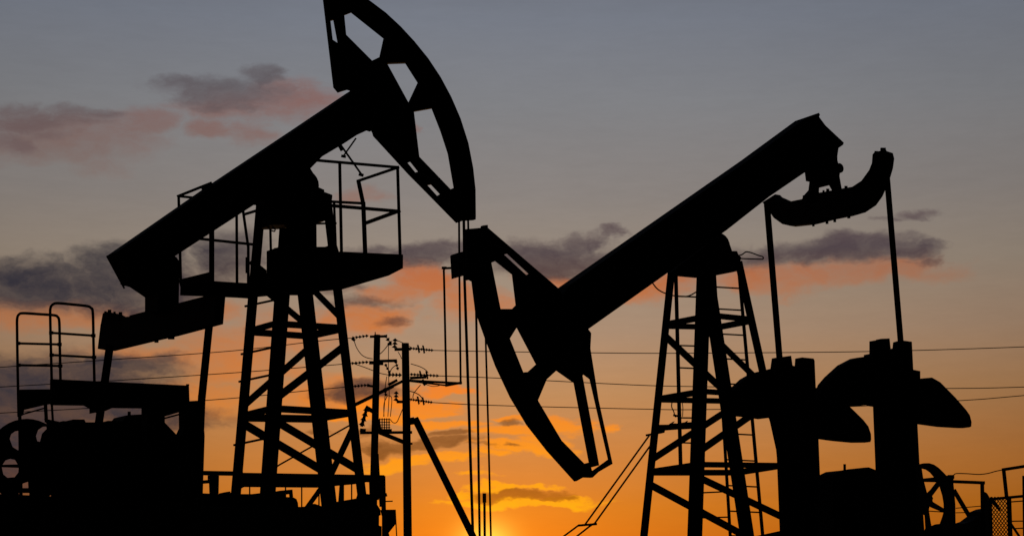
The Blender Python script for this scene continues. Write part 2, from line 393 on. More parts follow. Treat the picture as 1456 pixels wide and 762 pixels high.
# tower
legsL = {'A': ((371, 290), (335, 706), 14, -.43), 'B': ((408, 326), (380, 710), 22, .43), 'C': ((424, 330), (468.5, 722), 22, -.43), 'D': ((465.5, 290), (515.5, 712), 13, .43)}
m = MB(); LF.plate(m, [(366, 284), (428, 240), (440, 238), (450, 254), (452, 266), (461, 270), (461, 273), (472, 277), (472, 283), (468, 316), (408, 326), (366, 327)], .5)
TL = m.build('tower_head', STEEL2, LJ)
m = MB(); ell(m, LF.P(430, 264), LF.n, 20 * mpp(LF.P(430, 264)), .30); m.build('center_bearing', STEEL2, LJ)
m = MB(); LF.plate(m, [(407, 315), (450, 315), (451, 420), (407, 420)], .18); m.build('center_column', STEEL, LJ)
def towers(F_, legs, parent, braces):
    def at(k, y):
        (a, b, wp, off) = legs[k]; t = (y - a[1]) / (b[1] - a[1])
        return (a[0] + (b[0] - a[0]) * t, y), off
    for k, (a, b, wp, off) in legs.items():
        mm = MB(); F_.bar(mm, a, b, wp, off, dep=.16); mm.build('tower_leg', STEEL, parent)
    for (k1, y1, k2, y2, wp) in braces:
        p, o1 = at(k1, y1); q_, o2 = at(k2, y2)
        mm = MB(); F_.bar(mm, p, q_, wp, o1, o2, dep=.06); mm.build('tower_brace', STEEL, parent)
towers(LF, legsL, LJ, [
    ('A', 470, 'B', 458, 9), ('B', 460.5, 'D', 466, 9.5), ('A', 472, 'C', 478, 9.5), ('C', 477, 'D', 467, 11),
    ('A', 591, 'B', 580, 10), ('B', 580.5, 'D', 587, 10), ('A', 593.5, 'C', 595.5, 11), ('C', 594, 'D', 586, 11),
    ('C', 398, 'D', 452, 9), ('A', 400, 'C', 465, 9), ('A', 577, 'C', 492, 10), ('B', 568, 'D', 492, 11),
    ('A', 601, 'C', 671, 12), ('B', 596, 'D', 668, 11.5), ('C', 687, 'D', 606, 9)])
# ladder rungs on the tower's side
for y in (435, 503, 542, 632):
    m = MB(); x = 351.5 - (y - 425) * .081
    LF.tube(m, [(x - 2.5, y + .5), (x, y), (400 - (y - 425) * .075, y - 10.5)], 3.2, (-.5, -.5, .38)); m.build('ladder_rung', STEEL, LJ)
# work platform round the tower
def slab(mb, F_, pts, t0, t1):     # pts: (x, y_of_bottom, off)
    bot = [F_.P(x, y, o) for x, y, o in pts]; hh = [(t1) * mpp(b) for b in bot]
    n = len(bot); top = [b + Vector((0, 0, h)) for b, h in zip(bot, hh)]
    return mb.add(bot + top, [list(range(n)), [n + i for i in range(n)]] + [(i, (i + 1) % n, n + (i + 1) % n, n + i) for i in range(n)])
m = MB()
slab(m, LF, [(346, 424, -.75), (486.5, 411.5, -.75), (552.5, 392, .75), (552.5, 389, .75), (573, 381.5, 1.1), (440, 378, 1.1)], 0, 20)
slab(m, LF, [(256, 420, -.75), (277, 420, -.72), (302, 421, -.70), (352.5, 424.4, -.70), (352.5, 424, -.75)], 0, 22)
LP_ = m.build('work_platform', STEEL, LJ)
m = MB()
LF.bar(m, (256.5, 403), (302, 392), 12, -.75, .2, dep=.04); m.build('toe_board', STEEL, LP_); m = MB()
LF.plate(m, [(481, 357.5), (571.5, 361.7), (573, 381.4), (481, 384)], .04, 1.1)
LF.plate(m, [(379, 357), (407, 347.5), (450, 351), (462, 351), (478, 345), (482, 358), (482, 400), (440, 420), (379, 415)], .10, 0)
LF.plate(m, [(364, 372), (379, 384), (379, 415), (364, 420)], .06, -.3)
LF.bar(m, (392, 357), (478, 360), 9, .3); LF.bar(m, (356, 372), (382, 404), 6, -.43)
m.build('toe_board', STEEL, LP_)
def post(a, b, wp, off, nm='railing_post', ob=None):
    mm = MB(); LF.bar(mm, a, b, wp, off, ob); return mm.build(nm, STEEL, LP_)
post((254, 278), (257, 400), 4, -.75); post((301, 300), (301, 402), 7.5, .1); post((336.3, 275), (337, 402), 4, -.7)
post((483, 230), (485.6, 362), 4.5, 1.0); post((565.3, 236.5), (569, 364), 4.5, 1.1); post((475, 287), (477.8, 362), 3.6, -.7)
m = MB(); LF.bar(m, (509.5, 257), (516.5, 290), 6, -.5); LF.bar(m, (516.5, 288), (519.4, 364), 6.4, -.5); m.build('bent_post', STEEL, LP_)
m = MB(); LF.bar(m, (345.5, 299), (353, 352), 4, -.6); LF.bar(m, (353, 348), (353, 402), 4, -.6); LF.bar(m, (351.5, 366), (351.5, 388), 5, -.55); m.build('bent_post', STEEL, LP_)
for a, b, wp, oa, ob in (((253, 279.2), (300, 260.5), 4, -.75, .1), ((253, 279), (372, 291), 3.6, -.75, -.7), ((281, 339.2), (362, 347.8), 4, -.7, -.7),
                         ((347, 305), (370, 298), 4, -.6, .1), ((446, 227.8), (566, 238.2), 4.2, 1.0, 1.1), ((509, 257.5), (566, 238.2), 4.2, -.5, 1.1),
                         ((470, 292.4), (567, 300.5), 5, 1.0, 1.1), ((470, 286.8), (517, 289.3), 4, -.7, -.5), ((519, 317.6), (567, 300), 5.5, -.5, 1.1), ((384.4, 326), (385.2, 360), 3.6, -.2, -.2)):
    mm = MB(); LF.bar(mm, a, b, wp, oa, ob); mm.build('rail', STEEL, LP_)
m = MB(); LF.tube(m, curve([(384, 327), (390, 329), (391, 326), (388, 325)], 4), 2, -.2); m.build('cable_loop', ROPE, LP_)
m = MB(); LF.bar(m, (450, 318), (478, 317.5), 3, 0); m.build('rail', STEEL, LP_)
# drive end: gearbox, cranks, belt pulley
m = MB(); LF.plate(m, [(72, 597), (87, 598), (88, 596), (120, 596), (122, 600), (137, 600), (139, 597.5), (159, 598), (162, 594), (167, 591), (182, 590), (201, 588.5), (234, 588.5), (234, 712), (72, 712)], .5)
LG = m.build('gearbox', STEEL2, LJ)
m = MB(); LF.bar(m, (183.7, 592), (183.7, 585), 4.5); m.build('breather_cap', STEEL2, LG)
m = MB(); LF.plate(m, [(62, 594.5), (84, 599), (90, 640), (72, 640), (67, 604)], .05, .2); m.build('motor_cover', STEEL2, LG)
m = MB(); LF.plate(m, [(254, 578), (269, 569.5), (287, 570), (291, 620), (288, 712), (201, 712), (201, 588), (233, 590), (233, 599), (250.5, 617), (254.3, 609)], .22, 1.3)
LC = m.build('crank', STEEL2, LJ)
m = MB(); LF.bar(m, (230, 595.5), (256, 588.5), 2.4, 1.0); m.build('grease_line', STEEL, LC)
m = MB(); LF.plate(m, [(100, 606), (139, 604), (150, 630), (150, 706), (95, 706)], .24, -1.5); m.build('crank', STEEL2, LJ)
cx, cy, R_ = 38, 655, 60
OUTP = [(cx + R_ * math.cos(a) * .97, cy + R_ * math.sin(a)) for a in [2 * math.pi * k / 40 for k in range(40)]]
c4 = lambda p: C(0, 560, 3.773, p)
HP = [c4(h) for h in ([(52, 240), (60, 215), (80, 200), (105, 195), (113, 210), (116, 300), (95, 300), (68, 283)],
      [(193, 225), (205, 192), (230, 175), (248, 174), (250, 186), (225, 212), (214, 255), (200, 252)],
      [(14, 378), (30, 355), (55, 347), (80, 352), (94, 376)], [(10, 392), (100, 395), (98, 420), (78, 445), (40, 448), (18, 430)],
      [(106, 492), (125, 478), (150, 470), (152, 503), (112, 503)], [(100, 530), (157, 530), (155, 570), (120, 571), (106, 550)])]
m = MB(); LF.plate(m, OUTP, .03, -.6, HP); LW = m.build('belt_pulley', STEEL2, LJ)
m = MB(); ell(m, LF.P(40, 656, -.6), LF.n, 6 * mpp(LF.P(40, 656)), .4); m.build('pulley_shaft', STEEL2, LW)
# skid beams round the tower foot
m = MB()
LF.plate(m, [(342, 671.5), (546.5, 675), (548, 686), (521, 685), (504, 688), (453, 693), (342, 692)], .10, -1.0)
LF.bar(m, (286, 672), (344, 673), 6.5, -1.0)
LF.plate(m, C(270, 640, 4.697, [(125, 166), (195, 168), (192, 290), (130, 290)]), .05, -1.0)
LF.bar(m, (287, 685), (300, 684), 5, -1.0); LF.bar(m, (296, 672), (296, 684), 1.6, -1.0)
for x0 in (355, 406, 429, 453.5, 500): LF.bar(m, (x0, 688), (x0, 728), 2, -1.0)
LF.plate(m, C(270, 640, 4.697, [(1000, 215), (1030, 212), (1030, 345), (990, 345)]), .05, -1.0)
LF.plate(m, C(270, 640, 4.697, [(1195, 180), (1270, 180), (1262, 330), (1200, 335)]), .05, -1.0)
LF.plate(m, C(270, 640, 4.697, [(1270, 170), (1306, 170), (1310, 400), (1280, 400), (1272, 300)]), .05, -1.0)
LF.bar(m, (535, 707), (549, 703), 5, -1.0); LF.bar(m, (545, 712.5), (558, 712), 1.8, -1.0)
LF.bar(m, (436, 722), (459, 690), 7, -.9)
m.build('skid_rail', STEEL, LJ)
m = MB()
LF.plate(m, C(270, 640, 4.697, [(-200, 285), (80, 285), (190, 290), (205, 284), (270, 270), (272, 288), (340, 290), (400, 292), (470, 284), (560, 302), (580, 308), (690, 312), (712, 324), (722, 350), (724, 378), (800, 370),
                                (808, 358), (822, 350), (880, 372), (990, 340), (1110, 320), (1118, 295), (1180, 290), (1235, 300), (1240, 345), (1270, 392), (1275, 430), (1255, 440), (1250, 480), (1262, 500), (1280, 505), (1280, 700), (-1400, 700), (-1400, 334), (-1000, 334), (-950, 322)]), .14, -.2)
m.build('base_skid', STEEL2, LJ)
m = MB(); LF.plate(m, C(270, 640, 4.697, [(560, 275), (600, 268), (685, 260), (690, 312), (664, 312), (662, 292), (640, 294), (640, 312), (560, 312)]), .05, .2); m.build('motor_terminal_cover', STEEL2, LJ)
m = MB(); LF.plate(m, C(270, 640, 4.697, [(1270, 395), (1372, 394), (1375, 490), (1328, 550), (1332, 562), (1332, 640), (1282, 640), (1282, 440)]), .12, -.2)
LF.bar(m, (562, 724), (566, 800), 1.7, -.2)
m.build('end_bracket', STEEL, LJ)
# wire ropes of the left head
m = MB(); LF.tube(m, [(652.7, 312), (653.2, 391), (655, 546)], 3, .1); m.build('bridle_rope', ROPE, LH)
m = MB(); LF.tube(m, [(665.5, 310), (666, 330)], 3, 0); LF.tube(m, [(659.5, 314), (660.6, 400), (666, 560), (672.5, 762), (673.7, 800)], 4, 0); m.build('bridle_rope', ROPE, LH)
# foundation under the left jack
fl = MB()
b0 = LF.o.copy(); b0.z = 0
zt = LF.P(380, 722).z - .02
def cube_uv(mb, F_, u0, u1, n0, n1, z0, z1):
    o = Vector((F_.o.x, F_.o.y, 0)); pt = lambda u, n_, z: o + F_.u * u + F_.n * n_ + Vector((0, 0, z))
    return mb.box8([pt(u0, n0, z0), pt(u1, n0, z0), pt(u1, n1, z0), pt(u0, n1, z0), pt(u0, n0, z1), pt(u1, n0, z1), pt(u1, n1, z1), pt(u0, n1, z1)])
cube_uv(fl, LF, -6.4, 1.2, -.9, .9, PAD - .4, zt)
tag(fl.build('foundation', CONC, None, LF.P(415, 760)), 'dark foundation block under the tower beside the power poles', 'foundation')

# ================================================================== SERVICE PLATFORM (left edge)
SP = thing('service_platform', LF.P(150, 712, 1.2), 'service platform with two rounded handrail hoops beside the far belt pulley', 'platform')
m = MB(); LF.plate(m, [(71, 538.5), (268.7, 547.8), (269.5, 571), (254, 586), (233, 592), (201, 592), (201, 580.5), (159, 580), (150, 584), (127, 588), (127, 581), (119, 576.5), (75, 576), (71, 575)], .06, 1.2)
LF.bar(m, (265, 547), (268.5, 547), 2.5, 1.2)
m.build('deck', STEEL, SP)
m = MB(); LF.plate(m, [(27, 553.5), (73, 553), (73, 574), (62, 576), (34.5, 582.5), (33, 590), (28.5, 592), (24.5, 590)], .06, .6); LF.bar(m, (33, 588.5), (63, 580), 2.2, .6); m.build('deck', STEEL, SP)
for a, b, wp, o in (((28, 585), (30, 720), 5, .6), ((64.5, 572), (66, 600), 5, .6), ((73.5, 572), (75.5, 604), 3.4, .9), ((217, 575), (217, 715), 30, 1.2)):
    m = MB(); LF.bar(m, a, b, wp, o, dep=.08); m.build('post', STEEL, SP)
def hoop(pts, bars, off):
    mm = MB(); LF.tube(mm, curve(pts, 6), 4.0, off, 8)
    h = mm.build('handrail', STEEL, SP)
    for a, b in bars:
        mm = MB(); LF.bar(mm, a, b, 3.4, off)
        for q_ in (a, b):
            LF.bar(mm, (q_[0] - 1.5, q_[1]), (q_[0] + 3, q_[1]), 5, off)
        mm.build('rung', STEEL, h)
hoop([(26.5, 592), (25, 520), (24.3, 470), (24.4, 453), (27, 447), (33, 445.2), (55, 446.5), (76, 448), (82, 450.5), (84.3, 458), (85, 490), (86, 540)],
     [((25, 488), (84, 489.5)), ((25.5, 519), (85, 520))], .6)
hoop([(73.5, 541), (72.5, 500), (71.4, 450), (71.8, 438), (75, 433), (82, 431), (105, 433), (123, 435), (129, 437.5), (132, 445), (133, 490), (134.3, 545)],
     [((72, 473), (132, 477)), ((72.6, 504.5), (133, 507.8))], 1.2)

# ================================================================== RIGHT PUMPJACK
RF = Frame(1010, 600, 40, 33)
RJ = thing('pumpjack', RF.P(1010, 806), 'pumpjack with its horse head lowered before the glowing clouds and its tail raised', 'pumpjack', 'pumpjacks at work against the sunset')
c5 = lambda p: C(620, 300, 1.9036, p)
c7 = lambda p: C(1060, 140, 2.004, p)
OUT = c5([(75, 50), (120, 46), (121, 40), (140, 38), (141, 46), (330, 208), (420, 330), (404, 334), (418, 338), (418, 372), (440, 510), (478, 683), (440, 705), (422, 722), (396, 721), (375, 733), (300, 650), (245, 580), (200, 505), (160, 420), (130, 340), (105, 270),
          (96, 190), (75, 180), (78, 115)])
HOL = [c5(h) for h in ([(150, 140), (160, 136), (205, 172), (215, 255), (205, 265), (175, 265)], [(200, 345), (218, 316), (270, 415), (248, 435), (236, 436)],
       [(276, 512), (300, 455), (325, 432), (372, 465), (413, 680), (402, 683), (340, 620)], [(397, 440), (415, 455), (465, 672), (440, 690), (424, 690), (440, 682)],
       [(184, 118), (192, 116), (250, 170), (244, 173)])]
HOL[3] = C(780, 590, 4.43, [(238, 40), (262, 40), (262, 40)])[:0] or [(827.6, 531), (838, 539), (864.3, 653), (842, 669), (840.5, 664), (852, 661)]
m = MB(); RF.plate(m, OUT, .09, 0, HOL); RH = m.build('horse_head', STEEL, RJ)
m = MB(); RF.plate(m, c5([(78, 55), (135, 50), (150, 140), (172, 265), (200, 345), (236, 436), (275, 512), (340, 620), (402, 683), (396, 720), (375, 733), (300, 650), (245, 580), (200, 505), (160, 420), (130, 340), (105, 270), (95, 190), (75, 180), (78, 115)]), .34)
m.build('rope_face', STEEL, RH)
m = MB(); RF.plate(m, c5([(215, 180), (250, 175), (328, 210), (420, 330), (415, 420), (385, 460), (330, 430), (290, 430), (270, 415), (218, 300)]), .34)
m.build('head_bracket', STEEL, RH)
m = MB(); RF.plate(m, [(829, 475.5), (838, 475.5), (839.5, 478), (839.5, 496), (826, 500)], .06); m.build('lug', STEEL, RH)
m = MB(); RF.plate(m, [(683, 331), (683.5, 322), (693.8, 320.3), (694, 332)], .06); m.build('lug', STEEL, RH)
m = MB(); RF.plate(m, [(640, 364), (643, 361), (662, 357), (664, 396), (652, 394), (642, 397)], .3); RF.plate(m, [(659, 388), (672, 386), (671, 400), (659, 398)], .2)
m.build('rope_clamp', STEEL2, RH)
m = MB(); RF.tube(m, [(641, 381), (633, 381.5), (631, 384), (631.5, 400), (634.5, 546)], 3.2, .1); RF.bar(m, (629, 381), (634, 381), 4, .1); m.build('hanger_rod', ROPE, RH)
for pts, wp in (([(677, 440), (679, 560), (682, 762), (683, 806)], 3.4), ([(690.5, 480), (694, 600), (698, 762), (699, 806)], 2.8)):
    m = MB(); RF.tube(m, pts, wp, 0); m.build('bridle_rope', ROPE, RH)
# beam
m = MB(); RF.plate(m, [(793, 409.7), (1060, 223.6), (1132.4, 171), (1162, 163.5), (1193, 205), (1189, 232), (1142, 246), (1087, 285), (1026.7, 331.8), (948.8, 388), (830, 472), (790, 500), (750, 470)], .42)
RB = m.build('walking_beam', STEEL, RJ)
m = MB(); RF.plate(m, [(1130, 172.5), (1164.5, 160.6), (1166, 163.5), (1163.5, 169), (1199.8, 203), (1199, 206), (1190.5, 212), (1180, 206), (1155, 175)], .03); m.build('end_plate', STEEL, RB)
m = MB(); RF.plate(m, c7([(168, 205), (172, 236), (182, 238), (179, 262), (163, 280), (160, 300), (208, 300), (210, 255), (238, 248), (246, 262), (246, 300), (285, 300), (274, 256), (268, 222), (270, 205), (262, 176), (262, 142), (230, 130)]), .16)
RTB = m.build('tail_bearing', STEEL2, RJ)
m = MB(); ell(m, RF.P(1191, 240), RF.n, 7 * mpp(RF.P(1191, 240)), .16); m.build('bearing_pin', STEEL2, RTB)
pe = RF.P(1182, 282); m = MB()
prism(m, c7([(92, 268), (105, 282), (130, 293), (160, 287), (175, 274), (225, 266), (280, 256), (304, 252), (330, 235), (352, 205), (360, 185), (362, 160), (368, 153), (384, 150), (384, 143), (399, 142), (402, 150), (420, 156), (424, 172), (420, 200),
              (408, 240), (390, 280), (372, 305), (342, 325), (299, 337), (250, 347), (190, 361), (140, 366), (105, 358), (80, 340), (60, 310), (48, 296)]), pe, RF.u, .16)
REQ = m.build('equalizer', STEEL, RJ)
def wbar(mb, p, n, a, b, wpx):
    A = on_plane(*a, p, n); B = on_plane(*b, p, n); return mb.bar(A, B, wpx * mpp(A))
for x, y0, y1, wp in ((193, 356, 364, 7), (232, 347, 357, 8), (254, 342, 352, 8), (294, 332, 341, 9), (234, 272, 258, 9), (286, 262, 250, 9), (222, 272, 262, 6), (167, 290, 277, 9), (392, 158, 142, 15), (372, 162, 151, 10)):
    m = MB(); wbar(m, pe, RF.u, c7([(x, y0)])[0], c7([(x + .5, y1)])[0], wp / 2.004); m.build('bolt', STEEL, REQ)
m = MB(); RF.bar(m, (1090.5, 290), (1108.6, 512), 9, -2.5, dep=.1); m.build('pitman', STEEL, RJ)
m = MB(); RF.bar(m, (1261.5, 255), (1281, 490), 8.4, 2.5, dep=.1); m.build('pitman', STEEL, RJ)
# cranks with their counterweights
c1b = lambda p: C(1020, 460, 2.523, p)
m = MB(); RF.plate(m, c1b([(195, 124), (265, 115), (270, 150), (277, 152), (279, 125), (300, 121), (345, 125), (349, 132), (353, 225), (363, 415), (368, 540), (376, 880), (229, 880), (213, 480), (205, 395), (186, 345), (190, 160)]), .16, -2.4)
RC = m.build('crank', STEEL2, RJ)
m = MB(); RF.plate(m, c1b([(215, 155), (180, 164), (120, 178), (80, 200), (50, 228), (30, 262), (22, 300), (30, 322), (45, 331), (100, 336), (150, 342), (183, 338), (188, 346), (240, 350)]), .2, -2.6); m.build('counterweight', STEEL2, RC)
m = MB(); RF.plate(m, c1b([(330, 225), (380, 240), (440, 265), (478, 300), (520, 340), (542, 368), (551, 395), (552, 415), (548, 426), (490, 428), (420, 422), (362, 414), (330, 400)]), .2, -2.6); m.build('counterweight', STEEL2, RC)
m = MB(); RF.plate(m, c1b([(545, 62), (568, 60), (570, 55), (618, 53), (622, 90), (628, 88), (630, 67), (655, 59), (698, 65), (703, 165), (728, 170), (728, 200), (718, 362), (725, 500), (746, 880), (574, 880), (567, 520), (558, 298), (535, 295), (525, 112), (545, 108)]), .16, 2.4)
RC2 = m.build('crank', STEEL2, RJ)
m = MB(); RF.plate(m, c1b([(560, 108), (545, 108), (525, 119), (480, 125), (430, 150), (390, 185), (360, 220), (345, 260), (350, 290), (400, 298), (480, 297), (535, 292), (570, 300)]), .2, 2.6); m.build('counterweight', STEEL2, RC2)
m = MB(); RF.plate(m, c1b([(700, 200), (735, 196), (770, 193), (800, 210), (850, 260), (890, 305), (906, 328), (912, 352), (911, 368), (900, 374), (870, 375), (800, 372), (720, 361), (690, 350)]), .2, 2.6); m.build('counterweight', STEEL2, RC2)
m = MB(); RF.plate(m, c1b([(360, 545), (400, 530), (460, 523), (500, 517), (540, 515), (575, 527), (580, 880), (360, 880)]), .5, 0); RG = m.build('gearbox', STEEL2, RJ)
m = MB(); RF.bar(m, (1201, 668), (1201, 659.6), 3.8); m.build('breather_cap', STEEL2, RG)
# tower
legsR = {'A': ((954.5, 388), (910, 815), 10.8, -.75), 'B': ((1001, 385), (986, 815), 21, .75), 'C': ((1004.5, 385), (1070.5, 815), 20, -.75), 'D': ((1050, 372), (1148, 815), 11, .75)}
m = MB(); RF.plate(m, [(949, 388), (1020, 335), (1034, 338), (1038, 348), (1041, 357), (1048, 357), (1050, 362), (1054, 366), (1050, 384), (1047, 386), (1018, 392), (990, 395), (960, 393), (950, 391)], .16)
m.build('tower_head', STEEL2, RJ)
m = MB(); ell(m, RF.P(1020, 350), RF.n, 18 * mpp(RF.P(1020, 350)), .2); m.build('center_bearing', STEEL2, RJ)
towers(RF, legsR, RJ, [
    ('A', 461, 'B', 451, 9), ('A', 463.5, 'C', 465, 8), ('B', 447, 'D', 454, 8.5), ('C', 466, 'D', 456, 9),
    ('A', 567, 'B', 557, 9), ('A', 568, 'C', 570, 8), ('B', 556, 'D', 562, 8), ('C', 570, 'D', 561, 8),
    ('A', 671, 'B', 661, 10), ('A', 671.5, 'C', 671.5, 8.5), ('B', 660, 'D', 661.5, 8), ('C', 671.5, 'D', 661, 9),
    ('A', 477, 'C', 557, 10), ('B', 463, 'D', 552, 9), ('A', 653, 'C', 583, 9.5), ('B', 643, 'D', 572, 10),
    ('A', 688, 'C', 763, 10.5), ('B', 677, 'D', 744, 10), ('C', 768, 'D', 753, 8), ('A', 776, 'C', 778, 8)])
# ladders inside the tower
def ladder(rails, rungs, off):
    mm = MB()
    for a, b, wp in rails: RF.bar(mm, a, b, wp, off)
    la = mm.build('ladder', STEEL, RJ)
    for xa, ya, xb, yb in rungs:
        mm = MB(); RF.tube(mm, [(xa, ya), (xb, yb)], 2.4, off, 6); mm.build('ladder_rung', STEEL, la)
ladder([((961, 392), (967.8, 664), 5.6), ((997, 392), (1000, 664), 5)], [(962, 421, 996, 422.5), (963.5, 456, 997, 457), (964.5, 491, 997, 492), (965.5, 522.6, 998, 524), (966, 558, 998, 559), (967, 593.7, 998, 594), (967.6, 629, 999, 630)], .1)
ladder([((1016, 390), (1041, 806), 4.6), ((1050.5, 384), (1088.5, 806), 5)],
       [(1017 + (y - 409) * .06, y - 1, 1052 + (y - 409) * .09, y + 1) for y in (409, 440, 475.5, 510.5, 546, 582, 617, 654, 690.8, 727, 762)], -.1)
for ya, yb in ((700, 698.3), (735.6, 734.6)):
    m = MB(); RF.tube(m, [(1000, ya), (1037, yb)], 2.4, -.1, 6); m.build('ladder_rung', STEEL, RJ)
# wire guard, pipe bracket and small lines on the tower
m = MB(); RF.tube(m, curve([(1048, 364), (1055, 362), (1062.5, 358), (1078, 363), (1084.5, 365), (1085, 368), (1080, 368.5), (1050, 367.5)], 4), 1.9, .3); m.build('wire_loop', ROPE, RJ)
m = MB(); RF.tube(m, curve([(928, 402.5), (935, 411), (946, 417), (962, 421), (978, 421), (990, 415)]), 2, 0); m.build('hanging_cable', ROPE, RJ)
m = MB(); RF.plate(m, C(900, 590, 6.354, [(225, 85), (320, 84), (372, 52), (380, 55), (362, 72), (400, 74), (470, 62), (495, 45), (500, 50), (490, 64), (560, 58), (600, 60), (600, 120), (400, 130), (290, 138), (285, 158), (240, 168), (225, 170)]), .06, -.8)
RF.bar(m, (919, 618.5), (942, 614), 3, -.8)
RBk = m.build('cable_bracket', STEEL, RJ)
m = MB(); RF.tube(m, curve([(955.5, 572), (955, 578), (958, 585), (960, 592), (963, 591)], 4), 1.6, -.7); RF.tube(m, curve([(970, 572), (971, 580), (970.5, 592)], 4), 1.2, -.7); RF.bar(m, (958, 590), (963, 591), 3, -.7); m.build('hanging_cable', ROPE, RBk)
for pts in ([(924.5, 617), (832, 745), (823, 746), (796, 766), (740, 810)], [(925.5, 632), (846, 743), (838, 748), (815, 766), (757, 810)]):
    m = MB(); RF.tube(m, pts, 2.5, -.9, 6); tag(m.build('guy_cable', ROPE, None, RF.P(*pts[0], -.9)), 'upper of the two thin cables slanting down from the tower' if pts[0][1] < 620 else 'lower of the two thin cables slanting down from the tower', 'cable', 'cables slanting from the tower')
m = MB(); RF.bar(m, (823, 746.5), (848, 744.5), 3.2, -.9); tag(m.build('cable_spacer', STEEL, None, RF.P(835, 745, -.9)), 'short spacer bar clamping the two slanting cables together', 'spacer')
# base of the right jack
m = MB(); cube_uv(m, RF, -2.2, 5.6, -1.2, 1.2, RF.P(1010, 812).z - .35, RF.P(1010, 812).z); m.build('base_skid', STEEL2, RJ)
m = MB(); cube_uv(m, RF, -2.6, 6.2, -3.2, 3.2, PAD - .4, RF.P(1010, 812).z - .35); tag(m.build('foundation', CONC, None, RF.P(1100, 830)), 'low foundation slab under the tower with the lowered head', 'foundation')

# belt guard and railings at the right edge
GY = 38.5
BD = thing('belt_drive', atY(1335, 806, GY), 'spoked belt wheel and motor frame standing right of the crank columns', 'belt drive')
GP = atY(1335, 700, GY); ga = math.radians(50); GN = Vector((math.sin(ga), -math.cos(ga), 0))
c3b = lambda p: C(1280, 640, 6.244, p)
m = MB()
prism(m, c3b([(130, 135), (165, 122), (210, 113), (255, 112), (300, 125), (340, 152), (380, 190), (410, 222), (480, 222), (482, 245), (470, 262), (480, 360), (490, 480), (492, 650), (492, 800), (130, 800)]), GP, GN, .03,
      [c3b([(192, 162), (225, 170), (262, 195), (298, 238), (205, 248)]), c3b([(213, 280), (318, 282), (265, 350), (238, 375)]), c3b([(348, 320), (372, 400), (384, 470), (385, 512), (290, 455), (287, 440), (293, 425), (284, 405)]), c3b([(255, 530), (260, 500), (382, 552), (372, 590), (350, 650), (310, 655), (278, 668), (272, 640)]), c3b([(205, 570), (215, 575), (222, 690), (212, 720)])])
BW = m.build('belt_wheel', STEEL2, BD)
m = MB(); ytube(m, [(1320, 726), (1342, 727.5)], 1.6, GY); ytube(m, [(1359, 728.5), (1380, 728)], 1.4, GY); ytube(m, [(1359, 722), (1395, 719)], 1.4, GY); m.build('rod', STEEL, BD)
m = MB()
ybar(m, (1350, 684), (1400, 686), 4.6, GY); ybar(m, (1396.5, 684), (1398.5, 800), 5.6, GY); ybar(m, (1356, 696), (1378, 733), 6.4, GY); ybar(m, (1348, 677), (1356.5, 677), 4.6, GY)
m.build('frame', STEEL, BD)
m = MB(); prism(m, c3b([(280, 668), (350, 650), (490, 648), (540, 630), (560, 610), (600, 580), (620, 545), (720, 515), (808, 500), (808, 1000), (280, 1000)]), GP, GN, .25); m.build('motor', STEEL2, BD)
m = MB(); prism(m, c3b([(718, 372), (750, 366), (772, 380), (802, 430), (808, 480), (808, 600), (720, 600)]), GP, GN, .03); m.build('guard_plate', STEEL, BD)
GF = thing('railing', atY(1435, 806, GY), 'railing with a mesh panel at the far right edge', 'railing')
for a, b, wp in (((1427, 667), (1431.5, 708), 5.4), ((1434.5, 706), (1438, 806), 6.6), ((1455.5, 676), (1457, 806), 4.0), ((1409, 706), (1412, 806), 2.4)):
    m = MB(); ybar(m, a, b, wp, GY); m.build('post', STEEL, GF)
for a, b, wp in (((1425, 667.5), (1470, 660.5), 4.4), ((1405, 709.5), (1470, 703.5), 4.0), ((1438, 713), (1470, 710.5), 1.8), ((1438, 740.5), (1470, 740), 1.7), ((1440, 751), (1470, 749.6), 1.7), ((1438, 745), (1458, 775), 3.6)):
    m = MB(); ybar(m, a, b, wp, GY); m.build('rail', STEEL, GF)
m = MB()
for i in range(12):                            # expanded metal mesh
    pts = [(1406.5 + i * 2.3 + (1.15 if (i + j) % 2 else -1.15) + j * .13, 706 + j * 3.1) for j in range(34)]
    ytube(m, pts, 1.75, GY, 5)
m.build('mesh_panel', STEEL, GF)
m = MB(); prism(m, c3b([(800, 425), (830, 432), (895, 530), (880, 540), (812, 470)]), GP, GN, .02); m.build('gusset', STEEL, GF)
m = MB(); ytube(m, curve([(1356, 675), (1360, 672.8), (1375, 673), (1392, 674), (1405, 672.5), (1416, 669.5), (1426, 667.5)]), 1.6, GY); tag(m.build('cable', ROPE, None, atY(1390, 674, GY)), 'thin cable sagging from the belt wheel frame to the railing', 'cable')

# ================================================================== UTILITY POLES AND LINES
PY = 56.0
c2b = lambda p: C(490, 460, 2.5235, p)
c7b = lambda p: C(490, 465, 7.618, p)
def insul(mb, a, b, n, r, Y, thin=1.6):
    ytube(mb, [a, b], thin, Y, 6)
    A = atY(*a, Y); B = atY(*b, Y); d = (B - A).normalized()
    for i in range(n):
        p = A.lerp(B, (i + .5) / n); r_ = r * 1.08; h = .5 * (B - A).length / n
        s = mpp(p); mb.tube([p - d * h / 2, p - d * h / 6, p + d * h / 2], r_ * s, 8, r_ * .5 * s)
UP1 = thing('utility_pole', atY(528, 841, PY), 'utility pole nearer the left tower, with its wires dead-ended to the left', 'utility pole', 'utility poles behind the jacks')
m = MB(); m.tube([atY(536.3, 476, PY), atY(531, 706, PY), atY(528, 841, PY)], 4.6 * mpp(atY(536, 476, PY)), 12, 6.2 * mpp(atY(536, 476, PY))); P1 = m.build('pole', WOOD, UP1)
